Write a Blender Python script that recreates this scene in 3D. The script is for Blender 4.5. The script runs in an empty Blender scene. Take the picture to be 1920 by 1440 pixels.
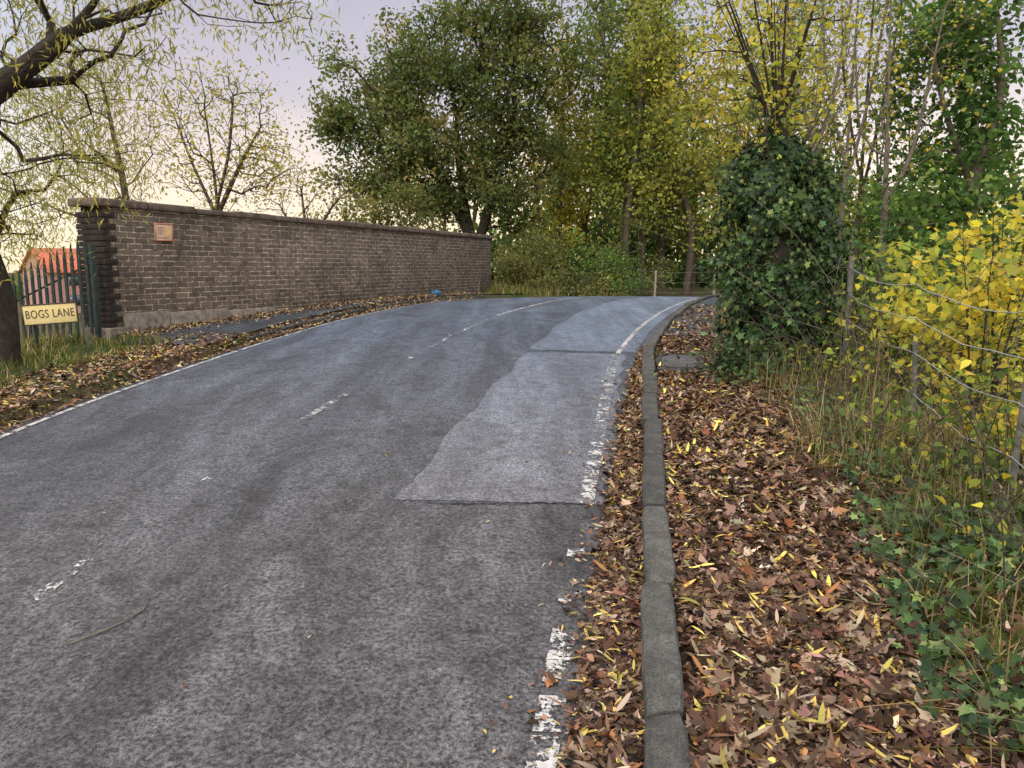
import bpy, math, numpy as np
from mathutils import Vector, Matrix
import bmesh
rng=np.random.default_rng(7)
S=bpy.context.scene
C=S.collection
S.view_settings.view_transform='Standard'; S.view_settings.look='None'; S.view_settings.exposure=0

# ------------------------------------------------------------ helpers
def link(o,parent=None,label=None,category=None,group=None,kind=None):
    C.objects.link(o)
    if parent is not None: o.parent=parent
    if label: o["label"]=label
    if category: o["category"]=category
    if group: o["group"]=group
    if kind: o["kind"]=kind
    return o
def empty(name,loc=(0,0,0),**k):
    o=bpy.data.objects.new(name,None); o.location=loc; o.empty_display_size=.2
    return link(o,**k)
def raw_mesh(name,V,F,col=None,smooth=False):
    V=np.asarray(V,dtype=np.float32); F=np.asarray(F,dtype=np.int32)
    me=bpy.data.meshes.new(name); n=F.shape[1]
    me.vertices.add(len(V)); me.vertices.foreach_set("co",V.ravel())
    me.loops.add(F.size); me.loops.foreach_set("vertex_index",F.ravel())
    me.polygons.add(len(F)); me.polygons.foreach_set("loop_start",np.arange(0,F.size,n,dtype=np.int32))
    if smooth: me.polygons.foreach_set("use_smooth",np.ones(len(F),dtype=bool))
    me.update(calc_edges=True)
    if col is not None:
        a=me.attributes.new("Col","FLOAT_COLOR","POINT")
        c=np.ones((len(V),4),dtype=np.float32); c[:,:3]=col; a.data.foreach_set("color",c.ravel())
    me.validate()
    return me
def mobj(name,me,mat,**k):
    o=bpy.data.objects.new(name,me)
    if mat: me.materials.append(mat)
    return link(o,**k)
def spl(pts,w=.8):
    p=np.array(pts,float); yd=np.arange(-8,60,.05)
    v=np.interp(yd,p[:,0],p[:,1]); k=np.exp(-.5*(np.arange(-60,61)*.05/w)**2); k/=k.sum()
    vp=np.concatenate([np.full(60,v[0]),v,np.full(60,v[-1])]); v=np.convolve(vp,k,'valid')
    return lambda y: np.interp(y,yd,v)
Z=spl([(-8,-2.0),(0,-1.72),(2.4,-1.58),(4.2,-1.42),(6.9,-1.22),(9.65,-1.07),(12,-.94),(14,-.86),(16,-.80),(18,-.765),(20,-.785),(22,-.85),(25,-1.0),(30,-1.3),(40,-1.8),(60,-3)],.7)
R=spl([(-8,-1.1),(2.41,.527),(3.31,.668),(4.22,.808),(5.12,.96),(6.93,1.254),(9.5,1.68),(12.3,2.46),(15,3.36),(17.9,4.44),(21,5.8),(25,8.2),(30,12),(40,22),(60,44)],.6)
L=spl([(-8,-4.0),(0,-4.05),(5.85,-3.96),(7.2,-3.86),(9.3,-3.6),(11.8,-3.2),(13.1,-2.95),(15.9,-2.3),(18.8,-1.2),(20.5,-.3),(25,2.6),(30,7),(40,17),(60,38)],.7)
CL=spl([(-8,-2.9),(3.45,-2.13),(4.83,-1.94),(6.85,-1.6),(11.2,-.8),(14,-.15),(17.4,1.0),(21,2.7),(25,5.4),(30,9.5),(40,19.5),(60,41)],.7)
XE=spl([(-8,-7),(0,-7),(8,-6.6),(10,-6.1),(10.6,-5.95),(22.7,-1.2),(24,-2.5),(30,-8),(40,-20),(60,-30)],.5)
def sst(a,b,x):
    t=np.clip((x-a)/(b-a),0,1); return t*t*(3-2*t)
def vn(x,y,s=1.,seed=0):
    r=np.random.default_rng(seed+100); o=0
    for i in range(5):
        a=r.uniform(0,6.28); f=s*r.uniform(.6,1.9); o=o+np.sin((x*math.cos(a)+y*math.sin(a))*f+r.uniform(0,6.28))
    return o/5
def ground(x,y):
    x=np.asarray(x,float); y=np.asarray(y,float)
    b=Z(y); ur=x-R(y); ul=L(y)-x
    h=b-.07
    hr=b+.035+.03*vn(x,y,3,1)*sst(.8,1.4,ur)+.07*sst(.75,1.4,ur)-np.clip(ur-2.1,0,30)*.5
    h=np.where(ur>-.03,hr,h)
    base=np.where(y>22,b+(np.maximum(b,-1.0)-b)*sst(.3,2,ul),b)
    hl=base-.07+.15*sst(.12,.32,ul)+.02*vn(x,y,3,2)*sst(.3,.8,ul)-np.clip(XE(y)-x,0,30)*.5
    h=np.where(ul>.1,hl,h)
    far=sst(34,70,y)
    h=np.maximum(h,-5.0)
    return h*(1-far)+(-5.0)*far
# ------------------------------------------------------------ node helpers
def newmat(name,rough=.85,spec=.3):
    m=bpy.data.materials.new(name); m.use_nodes=True; nt=m.node_tree
    p=nt.nodes["Principled BSDF"]; p.inputs["Roughness"].default_value=rough
    p.inputs["Specular IOR Level"].default_value=spec
    return m,nt,p
def N(nt,t,**k):
    n=nt.nodes.new(t)
    for a,b in k.items(): setattr(n,a,b)
    return n
def lk(nt,a,b): nt.links.new(a,b)
def obco(nt): return nt.nodes.new("ShaderNodeTexCoord").outputs["Object"]
def noise(nt,co,scale,detail=4,rough=.6,dist=0.):
    n=N(nt,"ShaderNodeTexNoise"); n.inputs["Scale"].default_value=scale; n.inputs["Detail"].default_value=detail
    n.inputs["Roughness"].default_value=rough; n.inputs["Distortion"].default_value=dist
    lk(nt,co,n.inputs["Vector"]); return n.outputs["Fac"]
def mapped(nt,co,sc,rot=0):
    m=N(nt,"ShaderNodeMapping"); m.inputs["Scale"].default_value=sc; m.inputs["Rotation"].default_value=(0,0,rot); lk(nt,co,m.inputs[0]); return m.outputs[0]
def ramp(nt,fac,stops):
    r=N(nt,"ShaderNodeValToRGB"); e=r.color_ramp.elements
    while len(e)<len(stops): e.new(.5)
    for i,(p,c) in enumerate(stops):
        e[i].position=p; e[i].color=(*c,1)
    lk(nt,fac,r.inputs[0]); return r.outputs[0]
def mix(nt,f,a,b,mode='MIX'):
    m=N(nt,"ShaderNodeMix",data_type='RGBA',blend_type=mode)
    for s,v in ((m.inputs[0],f),(m.inputs[6],a),(m.inputs[7],b)):
        if hasattr(v,'links'): lk(nt,v,s)
        elif isinstance(v,(int,float)): s.default_value=v
        else: s.default_value=(*v,1)
    return m.outputs[2]
def mth(nt,op,a,b=0.):
    m=N(nt,"ShaderNodeMath",operation=op)
    for s,v in ((m.inputs[0],a),(m.inputs[1],b)):
        if hasattr(v,'links'): lk(nt,v,s)
        else: s.default_value=v
    return m.outputs[0]
def bump(nt,h,p,strength=.5,dist=.01):
    b=N(nt,"ShaderNodeBump"); b.inputs["Strength"].default_value=strength; b.inputs["Distance"].default_value=dist
    lk(nt,h,b.inputs["Height"]); lk(nt,b.outputs[0],p.inputs["Normal"])
def simple(name,c1,c2,scale=6,rough=.85,bs=.4,bd=.01,spec=.3,detail=4):
    m,nt,p=newmat(name,rough,spec); co=obco(nt); f=noise(nt,co,scale,detail,.65)
    lk(nt,ramp(nt,f,[(.3,c1),(.7,c2)]),p.inputs["Base Color"])
    bump(nt,noise(nt,co,scale*6,2,.7),p,bs,bd); return m
# asphalt
def asphalt(name,dark,light,bstr=1.0,coarse=1.):
    m,nt,p=newmat(name,.60,.5); co=obco(nt)
    big=noise(nt,mapped(nt,co,(1.,.4,1.),math.radians(-12)),1.2,5,.75,1.4)
    trk=noise(nt,mapped(nt,co,(2.2,.13,1.),math.radians(-9)),1.,4,.6,.3)
    mid=noise(nt,co,8,5,.85); fine=noise(nt,co,50*coarse,3,.85)
    a=mix(nt,ramp(nt,big,[(.38,(0,0,0)),(.60,(1,1,1))]),dark,light)
    a=mix(nt,1.,a,ramp(nt,trk,[(.38,(.72,.72,.74)),(.60,(1.1,1.1,1.1))]),'MULTIPLY')
    a=mix(nt,1.,a,ramp(nt,mid,[(.36,(.50,.49,.48)),(.50,(.97,.97,.97)),(.66,(1.2,1.2,1.18))]),'MULTIPLY')
    a=mix(nt,1.,a,ramp(nt,fine,[(.37,(.16,.16,.16)),(.50,(.88,.88,.88)),(.64,(1.75,1.72,1.62))]),'MULTIPLY')
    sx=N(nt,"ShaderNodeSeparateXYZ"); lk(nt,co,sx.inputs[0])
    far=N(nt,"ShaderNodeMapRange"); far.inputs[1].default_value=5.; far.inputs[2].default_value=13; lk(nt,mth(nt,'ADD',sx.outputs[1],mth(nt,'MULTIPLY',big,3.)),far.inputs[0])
    a=mix(nt,far.outputs[0],a,mix(nt,1.,a,(.84,1.12,1.48),'MULTIPLY'))  # blue sky sheen on the far tarmac, painted into the base colour
    lk(nt,a,p.inputs["Base Color"])
    h=mth(nt,'ADD',mth(nt,'MULTIPLY',fine,1.3),mid)
    bump(nt,h,p,1.*bstr,.05); return m
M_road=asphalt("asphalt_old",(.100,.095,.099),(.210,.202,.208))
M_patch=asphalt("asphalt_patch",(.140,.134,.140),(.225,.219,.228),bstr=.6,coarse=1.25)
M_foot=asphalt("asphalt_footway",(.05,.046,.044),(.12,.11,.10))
def paint(name,th):
    m,nt,p=newmat(name,.6,.3); co=obco(nt)
    n=noise(nt,co,10,4,.85); n2=noise(nt,co,60,3,.8)
    f=mth(nt,'ADD',mth(nt,'MULTIPLY',n,.72),mth(nt,'MULTIPLY',n2,.28))
    r=ramp(nt,f,[(th-.018,(0,0,0)),(th+.018,(1,1,1))])
    lk(nt,ramp(nt,noise(nt,co,35,3,.7),[(.3,(.32,.31,.28)),(.7,(.60,.58,.54))]),p.inputs["Base Color"])
    t=N(nt,"ShaderNodeBsdfTransparent"); ms=N(nt,"ShaderNodeMixShader")
    lk(nt,r,ms.inputs[0]); lk(nt,t.outputs[0],ms.inputs[1]); lk(nt,p.outputs[0],ms.inputs[2])
    lk(nt,ms.outputs[0],nt.nodes["Material Output"].inputs[0]); return m
M_p_faint=paint("paint_faint",.55); M_p_worn=paint("paint_worn",.535); M_p_mid=paint("paint_mid",.515); M_p_good=paint("paint_good",.485)
M_crack=simple("tar_crack",(.012,.012,.012),(.03,.03,.03))
m,nt,p=newmat("leafy_soil",.95,.1); co=obco(nt)
f=noise(nt,co,22,5,.75); g=noise(nt,co,.35,3)
a=ramp(nt,f,[(.3,(.035,.022,.014)),(.5,(.09,.055,.033)),(.68,(.19,.125,.075))])
b=ramp(nt,f,[(.3,(.025,.034,.012)),(.55,(.06,.075,.026)),(.7,(.12,.11,.05))])
lk(nt,mix(nt,ramp(nt,g,[(.45,(0,0,0)),(.6,(1,1,1))]),a,b),p.inputs["Base Color"])
bump(nt,f,p,1.,.04); M_soil=m
m,nt,p=newmat("leafy_path",.95,.1); co=obco(nt); f=noise(nt,co,45,4,.8)
lk(nt,ramp(nt,f,[(.3,(.018,.011,.008)),(.5,(.058,.034,.022)),(.7,(.13,.08,.05))]),p.inputs["Base Color"]); bump(nt,f,p,1.,.03); M_path=m
# kerb concrete
m,nt,p=newmat("kerb_concrete",.88,.25); co=obco(nt)
f=noise(nt,co,7,5,.7); s=noise(nt,co,120,2,.7)
a=ramp(nt,f,[(.28,(.05,.049,.043)),(.55,(.105,.102,.094)),(.75,(.17,.166,.152))])
a=mix(nt,1.,a,ramp(nt,s,[(.35,(.5,.5,.48)),(.6,(1.05,1.05,1.05))]),'MULTIPLY')
gi=N(nt,"ShaderNodeObjectInfo"); a=mix(nt,1.,a,ramp(nt,gi.outputs["Random"],[(0.,(.72,.72,.7)),(1.,(1.15,1.13,1.1))]),'MULTIPLY')
lk(nt,a,p.inputs["Base Color"]); bump(nt,mth(nt,'ADD',s,f),p,.8,.006); M_kerb=m
M_conc=simple("weathered_concrete",(.10,.085,.068),(.32,.28,.23),9,.9,.6,.01)
M_cope=simple("coping_stone",(.06,.046,.036),(.19,.145,.11),6,.9,.8,.014)
M_bark=simple("bark_brown",(.05,.04,.03),(.14,.11,.082),12,.95,.9,.03)
M_barkd=simple("bark_dark",(.022,.018,.014),(.07,.055,.042),12,.95,.9,.03)
M_barkl=simple("bark_grey",(.09,.075,.055),(.22,.185,.14),10,.95,.8,.02)
M_steel=simple("dark_steel",(.014,.022,.020),(.040,.055,.050),15,.8,.3,.003,.2)
M_wire=simple("galvanised_wire",(.20,.20,.20),(.36,.36,.35),30,.5,.2,.001,.5)
M_post=simple("post_concrete",(.08,.08,.07),(.19,.18,.16),14,.9,.6,.006)
M_iron=simple("cover_iron",(.045,.044,.044),(.12,.115,.11),8,.75,.8,.01)
# brick
m,nt,p=newmat("sooty_brick",.9,.2); co=obco(nt)
sx=N(nt,"ShaderNodeSeparateXYZ"); lk(nt,co,sx.inputs[0]); cx=N(nt,"ShaderNodeCombineXYZ")
wob=noise(nt,co,5,2,.5)
lk(nt,mth(nt,'ADD',sx.outputs[0],sx.outputs[1]),cx.inputs[0]); lk(nt,mth(nt,'ADD',sx.outputs[2],mth(nt,'MULTIPLY',wob,.010)),cx.inputs[1])
br=N(nt,"ShaderNodeTexBrick"); br.offset=.5
lk(nt,cx.outputs[0],br.inputs["Vector"])
for k_,v_ in (("Scale",1.),("Brick Width",.235),("Row Height",.078),("Mortar Size",.010),("Mortar Smooth",.5),("Bias",-.1)): br.inputs[k_].default_value=v_
br.inputs["Color1"].default_value=(.118,.094,.074,1); br.inputs["Color2"].default_value=(.062,.051,.042,1)
n1=noise(nt,co,1.1,5,.75,.5); n2=noise(nt,mapped(nt,co,(.45,.45,2.)),15,4,.85)
lk(nt,mix(nt,ramp(nt,n2,[(.43,(0,0,0)),(.55,(1,1,1))]),(.060,.052,.044),(.40,.36,.30)),br.inputs["Mortar"])
a=mix(nt,1.,br.outputs[0],ramp(nt,n1,[(.3,(.60,.58,.56)),(.7,(1.45,1.38,1.28))]),'MULTIPLY')
a=mix(nt,ramp(nt,n2,[(.60,(0,0,0)),(.67,(.75,.75,.75))]),a,(.32,.285,.24))
dk=noise(nt,mapped(nt,co,(1.,1.,.35)),5,4,.75)
a=mix(nt,ramp(nt,dk,[(.36,(.6,.6,.6)),(.48,(0,0,0))]),a,(.045,.037,.031))
lk(nt,a,p.inputs["Base Color"])
bump(nt,mth(nt,'ADD',mth(nt,'MULTIPLY',br.outputs[1],-1.),mth(nt,'MULTIPLY',n2,.9)),p,1.,.015); M_brick=m
def leafmat(name,tr=.35,rough=.6,gloss=False):
    m,nt,p=newmat(name,rough,.18)
    at=N(nt,"ShaderNodeAttribute",attribute_name="Col")
    if gloss: lk(nt,at.outputs[0],p.inputs["Base Color"]); src=p.outputs[0]
    else:
        nt.nodes.remove(p); df=N(nt,"ShaderNodeBsdfDiffuse"); lk(nt,at.outputs[0],df.inputs[0]); src=df.outputs[0]
    if tr>0:
        t=N(nt,"ShaderNodeBsdfTranslucent"); lk(nt,mix(nt,1.,at.outputs[0],(1.25,1.2,.75),'MULTIPLY'),t.inputs[0])
        ms=N(nt,"ShaderNodeMixShader"); ms.inputs[0].default_value=tr
        lk(nt,src,ms.inputs[1]); lk(nt,t.outputs[0],ms.inputs[2]); src=ms.outputs[0]
    lk(nt,src,nt.nodes["Material Output"].inputs[0]); return m
M_leaf=leafmat("foliage",.48); M_ivy=leafmat("ivy_leaf",0,.5,True); M_lit=leafmat("litter_leaf",0,.7); M_grass=leafmat("grass_blade",.3)

# ------------------------------------------------------------ leaf templates (y = length, z = normal)
def fan(outline,curl=0.,fold=0.,cy=.35):
    P=np.array([(0,cy,0)]+[(x,y,0) for x,y in outline],float)
    P[:,2]=fold*np.abs(P[:,0])-curl*(P[:,1]-.3)**2
    n=len(outline); F=[(0,i+1,(i+1)%n+1) for i in range(n)]
    return P,np.array(F)
T_dia=(np.array([(0,0,0),(.34,.45,.10),(0,1,-.08),(-.34,.45,.10)],float),np.array([(0,1,2),(0,2,3)]))
T_lq=(np.array([(0,0,0),(.085,.4,.03),(0,1,-.2),(-.085,.4,.03)],float),np.array([(0,1,2),(0,2,3)]))
def lance(w=.085,curl=.3):
    ys=[.25,.55,.8]; P=[(0,0,0)]
    for y_ in ys:
        ww=w*(1.-abs(y_-.42)*1.1); P+=[(ww,y_,.04-curl*y_*y_),(-ww,y_,.04-curl*y_*y_)]
    P.append((0,1,-curl)); F=[(0,1,2),(1,3,4),(1,4,2),(3,5,6),(3,6,4),(5,7,6)]
    return np.array(P,float),np.array(F)
T_l1=lance(.085,.2); T_l2=lance(.12,-.2); T_l3=lance(.1,.4)
def jag(o,s,seed):
    r=np.random.default_rng(seed); return [(x+r.normal(0,s),y+r.normal(0,s)) for x,y in o]
mo=[(0,0),(.16,.06),(.42,.0),(.34,.2),(.52,.44),(.34,.46),(.28,.66),(.12,.72),(0,.98),(-.12,.72),(-.28,.66),(-.34,.46),(-.52,.44),(-.34,.2),(-.42,.0),(-.16,.06)]
T_m1=fan(jag(mo,.03,1),.25,.2); T_m2=fan(jag(mo,.05,2),-.3,-.3); T_m3=fan(jag(mo,.06,3),.7,.6); T_m4=fan(jag(mo,.05,9),1.1,-.5)
io=[(0,0),(.38,-.08),(.28,.25),(.48,.5),(.18,.55),(0,1),(-.18,.55),(-.48,.5),(-.28,.25),(-.38,-.08)]
T_i=fan(io,.2,.12)
ov=[(0,0),(.26,.25),(.3,.55),(0,1),(-.3,.55),(-.26,.25)]
T_o1=fan(ov,.3,.3); T_o2=fan(jag(ov,.06,5),-.4,.4); T_o3=fan(jag(ov,.1,6),.8,-.3)
def frames(n,y=None):
    n=n/np.linalg.norm(n,axis=1,keepdims=True)
    if y is None: y=rng.normal(size=n.shape)
    y=y-(y*n).sum(1,keepdims=True)*n; y/=np.linalg.norm(y,axis=1,keepdims=True)+1e-9
    x=np.cross(y,n); return np.stack([x,y,n],axis=2)
def batch(name,T,pos,Rm,size,col):
    P,F=T; n=len(pos)
    V=np.einsum('nij,mj->nmi',Rm*size[:,None,None],P)+pos[:,None,:]
    FF=(F[None]+(np.arange(n)*len(P))[:,None,None]).reshape(-1,3)
    return V.reshape(-1,3),FF,np.repeat(col,len(P),axis=0)
def merge(name,parts):
    V=[];F=[];Cc=[];o=0
    for v,f,c in parts:
        V.append(v);F.append(f+o);Cc.append(c);o+=len(v)
    return raw_mesh(name,np.concatenate(V),np.concatenate(F),np.concatenate(Cc))
def palette(n,cols,wts,var=.2):
    cols=np.array(cols,float); w=np.array(wts,float); w/=w.sum()
    c=cols[rng.choice(len(cols),n,p=w)]
    return np.clip(c*np.exp(rng.normal(0,var,(n,1)))*np.exp(rng.normal(0,.06,(n,3))),0,.95)
def rndn(n,up=0.):
    v=rng.normal(size=(n,3)); v/=np.linalg.norm(v,axis=1,keepdims=True); v[:,2]+=up; return v
# ------------------------------------------------------------ branch tubes
def tubes(A,B,ra,rb,k=6):
    A=np.asarray(A,float);B=np.asarray(B,float);d=B-A; ln=np.linalg.norm(d,axis=1,keepdims=True)+1e-9; d=d/ln
    ref=np.where(np.abs(d[:,2:3])<.9,np.array([[0,0,1.]]),np.array([[1.,0,0]]))
    u=np.cross(d,ref); u/=np.linalg.norm(u,axis=1,keepdims=True)+1e-9; w=np.cross(d,u)
    an=np.arange(k)*2*math.pi/k
    ring=u[:,None,:]*np.cos(an)[None,:,None]+w[:,None,:]*np.sin(an)[None,:,None]
    V=np.concatenate([A[:,None,:]+ring*np.asarray(ra)[:,None,None],(B+d*ln*.03)[:,None,:]+ring*np.asarray(rb)[:,None,None]],axis=1)
    n=len(A); F=[(i,(i+1)%k,k+(i+1)%k,k+i) for i in range(k)]
    F=(np.array(F)[None]+(np.arange(n)*2*k)[:,None,None]).reshape(-1,4)
    return V.reshape(-1,3),F
def smooth_tube(pts,rad,k=8,sub=6):
    p=np.array(pts,float); t=np.arange(len(p)); tt=np.linspace(0,len(p)-1,(len(p)-1)*sub+1)
    out=[]
    for x in tt:
        i=min(int(x),len(p)-2); f=x-i
        p0=p[max(i-1,0)];p1=p[i];p2=p[i+1];p3=p[min(i+2,len(p)-1)]
        out.append(.5*((2*p1)+(-p0+p2)*f+(2*p0-5*p1+4*p2-p3)*f*f+(-p0+3*p1-3*p2+p3)*f**3))
    q=np.array(out); r=np.interp(tt,t,rad)
    d=np.gradient(q,axis=0); d/=np.linalg.norm(d,axis=1,keepdims=True)
    ref=np.array([.31,.2,.93]) if abs(d[:,2]).mean()<.8 else np.array([1.,.1,0])
    u=np.cross(d,ref); u/=np.linalg.norm(u,axis=1,keepdims=True); w=np.cross(d,u)
    an=np.arange(k)*2*math.pi/k
    V=q[:,None,:]+(u[:,None,:]*np.cos(an)[None,:,None]+w[:,None,:]*np.sin(an)[None,:,None])*r[:,None,None]
    n=len(q); F=[]
    for i in range(n-1):
        for j in range(k):
            F.append((i*k+j,i*k+(j+1)%k,(i+1)*k+(j+1)%k,(i+1)*k+j))
    return V.reshape(-1,3),np.array(F)
def cat(parts):
    V=[];F=[];o=0
    for v,f in parts: V.append(v);F.append(f+o);o+=len(v)
    return np.concatenate(V),np.concatenate(F)
def grow(trunk,targets,step=.5,jit=.05,lift=.05,r_tip=.006,r_base=.2,expo=.5,minstart=.35,k=5,bf=.4):
    P=[];par=[]
    for pl in trunk:
        pl=np.array(pl,float)
        q=[]
        for i in range(len(pl)-1):
            p0=pl[max(i-1,0)];p1=pl[i];p2=pl[i+1];p3=pl[min(i+2,len(pl)-1)]
            m_=max(2,int(np.linalg.norm(p2-p1)/step)+1)
            for f in np.arange(m_)/m_: q.append(.5*((2*p1)+(-p0+p2)*f+(2*p0-5*p1+4*p2-p3)*f*f+(-p0+3*p1-3*p2+p3)*f**3))
        q.append(pl[-1]); pi=-1
        if P:
            d=np.linalg.norm(np.array(P)-q[0],axis=1); pi=int(d.argmin()); q=q[1:]
        for a in q: P.append(a); par.append(pi); pi=len(P)-1
    zmin=P[0][2]+minstart*(max(p[2] for p in P)-P[0][2])
    T=np.array(targets,float)
    A=np.zeros((60000,3)); n=len(P); A[:n]=P
    PL=np.zeros(60000)
    for i in range(1,n): PL[i]=PL[par[i]]+np.linalg.norm(A[i]-A[par[i]])*.6   # main limbs are cheap to travel
    usable=np.zeros(60000,bool); usable[:n]=A[:n,2]>=zmin
    c=A[:n][usable[:n]]; dd=np.array([np.linalg.norm(c-t,axis=1).min() for t in T]); order=np.argsort(dd)
    tips=[]
    for ti in order:
        t=T[ti]; v=A[:n]-t; dist=np.linalg.norm(v,axis=1); d=dist+bf*PL[:n]+.4*np.clip(v[:,2],0,None); d[~usable[:n]]=1e9
        i=int(d.argmin()); D=float(dist[i]); m_=max(1,int(math.ceil(D/step))); a=A[i].copy(); pi=i
        off=rng.normal(0,jit,3)*D; off[2]+=-lift*D*.5
        if par[i]>=0:
            dr=A[i]-A[par[i]]; dr/=np.linalg.norm(dr)+1e-9; off=off+dr*D*.12
        for s_ in range(1,m_+1):
            f=s_/m_; q=a+(t-a)*f+off*math.sin(math.pi*f)
            if n>=59999: break
            A[n]=q; PL[n]=PL[pi]+D/m_; par.append(pi); usable[n]=True; pi=n; n+=1
        tips.append(pi)
    par=np.array(par); cnt=np.zeros(n)
    for i in range(n-1,0,-1):
        if cnt[i]==0: cnt[i]=1
        cnt[par[i]]+=cnt[i]
    r=cnt**expo; rr=r_tip+(r-1)*((r_base-r_tip)/(r[0]-1))
    idx=np.arange(1,n); pa=par[idx]
    ra=np.minimum(rr[pa],rr[idx]*1.3)
    V,F=tubes(A[pa],A[idx],ra,rr[idx],k)
    return V,F,A[:n],np.array(tips)
def blob(center,rad,n,shell=.45,clump=.0,nc=20):
    c=np.array(center,float);r=np.array(rad,float)
    def s(k):
        v=rng.normal(size=(k,3)); v/=np.linalg.norm(v,axis=1,keepdims=True)
        return v*(shell+(1-shell)*rng.random((k,1)))**.7
    if clump>0:
        cc=s(nc); p=cc[rng.integers(0,nc,n)]+rng.normal(0,clump,(n,3))
    else: p=s(n)
    return c+p*r
def leaf_cloud(T,pts,per,spread,size,cols,wts,down=0.,var=.16,up=.4,cvar=.25):
    n=len(pts)*per; base=np.repeat(pts,per,axis=0)
    pos=base+rng.normal(0,spread,(n,3))*np.array([1,1,.75])
    if down>0: pos[:,2]-=rng.random(n)*spread*down
    nrm=rndn(n,up); y=None
    if down>0:
        y=rng.normal(0,.45,(n,3)); y[:,2]-=1.; nrm=rndn(n,0)
    Rm=frames(nrm,y); sz=size*np.exp(rng.normal(0,.25,n))
    tw=np.repeat(palette(len(pts),cols,wts,cvar),per,axis=0)
    col=(tw*.65+palette(n,cols,wts,var)*.35)*np.exp(rng.normal(0,var,(n,1)))
    return batch("x",T,pos,Rm,sz,np.clip(col,0,.95))
def tree(name,label,cat_,trunks,targets,bark,leaves,step=.5,group=None,**k):
    base=trunks[0][0]
    V,F,A,tips=grow(trunks,targets,step=step,**k)
    e=empty(name,loc=base,label=label,category=cat_,group=group)
    b=np.array(base)
    mobj("trunk",raw_mesh(name+"_trunk",V-b,F,smooth=True),bark,parent=e)
    parts=[]
    for lf in leaves:
        pts=A[tips]
        parts.append(leaf_cloud(lf.get('T',T_dia),pts,lf['per'],lf['spread'],lf['size'],lf['cols'],lf['w'],down=lf.get('down',0),up=lf.get('up',.4),cvar=lf.get('cvar',.25)))
    if parts:
        me=merge(name+"_crown",parts); me.transform(Matrix.Translation(-Vector(base)))
        mobj("crown",me,M_leaf,parent=e)
    return e

# ------------------------------------------------------------ GROUND
xs=np.unique(np.round(np.concatenate([np.arange(-9,12,.14),np.linspace(-9,-40,40),np.linspace(-40,-500,24),np.linspace(12,40,40),np.linspace(40,500,24)]),3))
ys=np.unique(np.round(np.concatenate([np.linspace(-200,-8,20),np.arange(-8,1,.5),np.arange(1,24,.16),np.linspace(24,60,60),np.linspace(60,700,30)]),3))
X,Y=np.meshgrid(xs,ys); G=ground(X,Y); V=np.stack([X,Y,G],-1).reshape(-1,3)
nx=len(xs); ii,jj=np.meshgrid(np.arange(len(ys)-1),np.arange(nx-1),indexing='ij'); a=(ii*nx+jj).ravel()
mobj("ground",raw_mesh("ground",V,np.stack([a,a+1,a+nx+1,a+nx],1),smooth=True),M_soil,kind="structure")
def strip(fl,fr,y0,y1,dz,nseg=8,step=.2,zf=None):
    yy=np.arange(y0,y1+step*.5,step) if y1-y0>step else np.array([y0,y1]); l=fl(yy); r=fr(yy)
    t=np.linspace(0,1,nseg+1); X=l[:,None]+(r-l)[:,None]*t; Yy=np.repeat(yy[:,None],nseg+1,1)
    ZZ=(zf(X,Yy) if zf else roadz(X,Yy))+dz
    V=np.stack([X,Yy,ZZ],-1).reshape(-1,3); n=nseg+1
    ii,jj=np.meshgrid(np.arange(len(yy)-1),np.arange(nseg),indexing='ij'); a=(ii*n+jj).ravel()
    return V,np.stack([a,a+1,a+n+1,a+n],1)
def roadz(x,y):
    l=L(y)-.13; r=R(y)-.06; t=np.clip((x-l)/(r-l),0,1)
    return Z(y)+.05*(1-(2*t-1)**2)-.012+.006*vn(x,y,1.6,5)
V,F=strip(lambda y:L(y)-.13,lambda y:R(y)-.055,-7,44,0,24,.2)
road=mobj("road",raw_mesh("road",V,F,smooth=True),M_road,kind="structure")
def part_strip(name,mat,segs,f0,w,dz=.007):
    P=[strip(lambda y:f0(y)-w/2,lambda y:f0(y)+w/2,a_,b_,dz,2,.1) for a_,b_ in segs]
    V,F=cat(P); mobj(name,raw_mesh(name,V,F),mat,parent=road)
RE=lambda y:R(y)-.41
part_strip("edge_line",M_p_worn,[(2.2,2.36),(2.42,2.6),(2.68,3.1),(3.3,3.42),(3.75,3.86),(5.3,9.5)],RE,.10)
part_strip("edge_line",M_p_mid,[(2.78,2.98),(4.45,5.25),(6.4,6.9)],lambda y:RE(y)+.001,.095,.0085)
part_strip("edge_line",M_p_good,[(9.6,26)],RE,.06)
part_strip("edge_line",M_p_good,[(-5,26)],L,.055)
part_strip("centre_line",M_p_worn,[(3.25,3.65),(4.75,4.95),(6.2,7.2)],CL,.065)
part_strip("centre_line",M_p_faint,[(9.,13.)],CL,.07)
part_strip("centre_line",M_p_good,[(13.5,20)],CL,.055)
V,F=strip(lambda y:CL(y)+1.3+.03*np.sin(y*4),lambda y:R(y)-.30+.02*np.sin(y*9),4.45,9.6,.0035,10,.08)
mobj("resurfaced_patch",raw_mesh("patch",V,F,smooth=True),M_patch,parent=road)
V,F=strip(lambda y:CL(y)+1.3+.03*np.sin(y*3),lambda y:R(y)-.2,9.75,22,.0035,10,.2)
mobj("resurfaced_patch",raw_mesh("patch",V,F,smooth=True),M_patch,parent=road)
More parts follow.
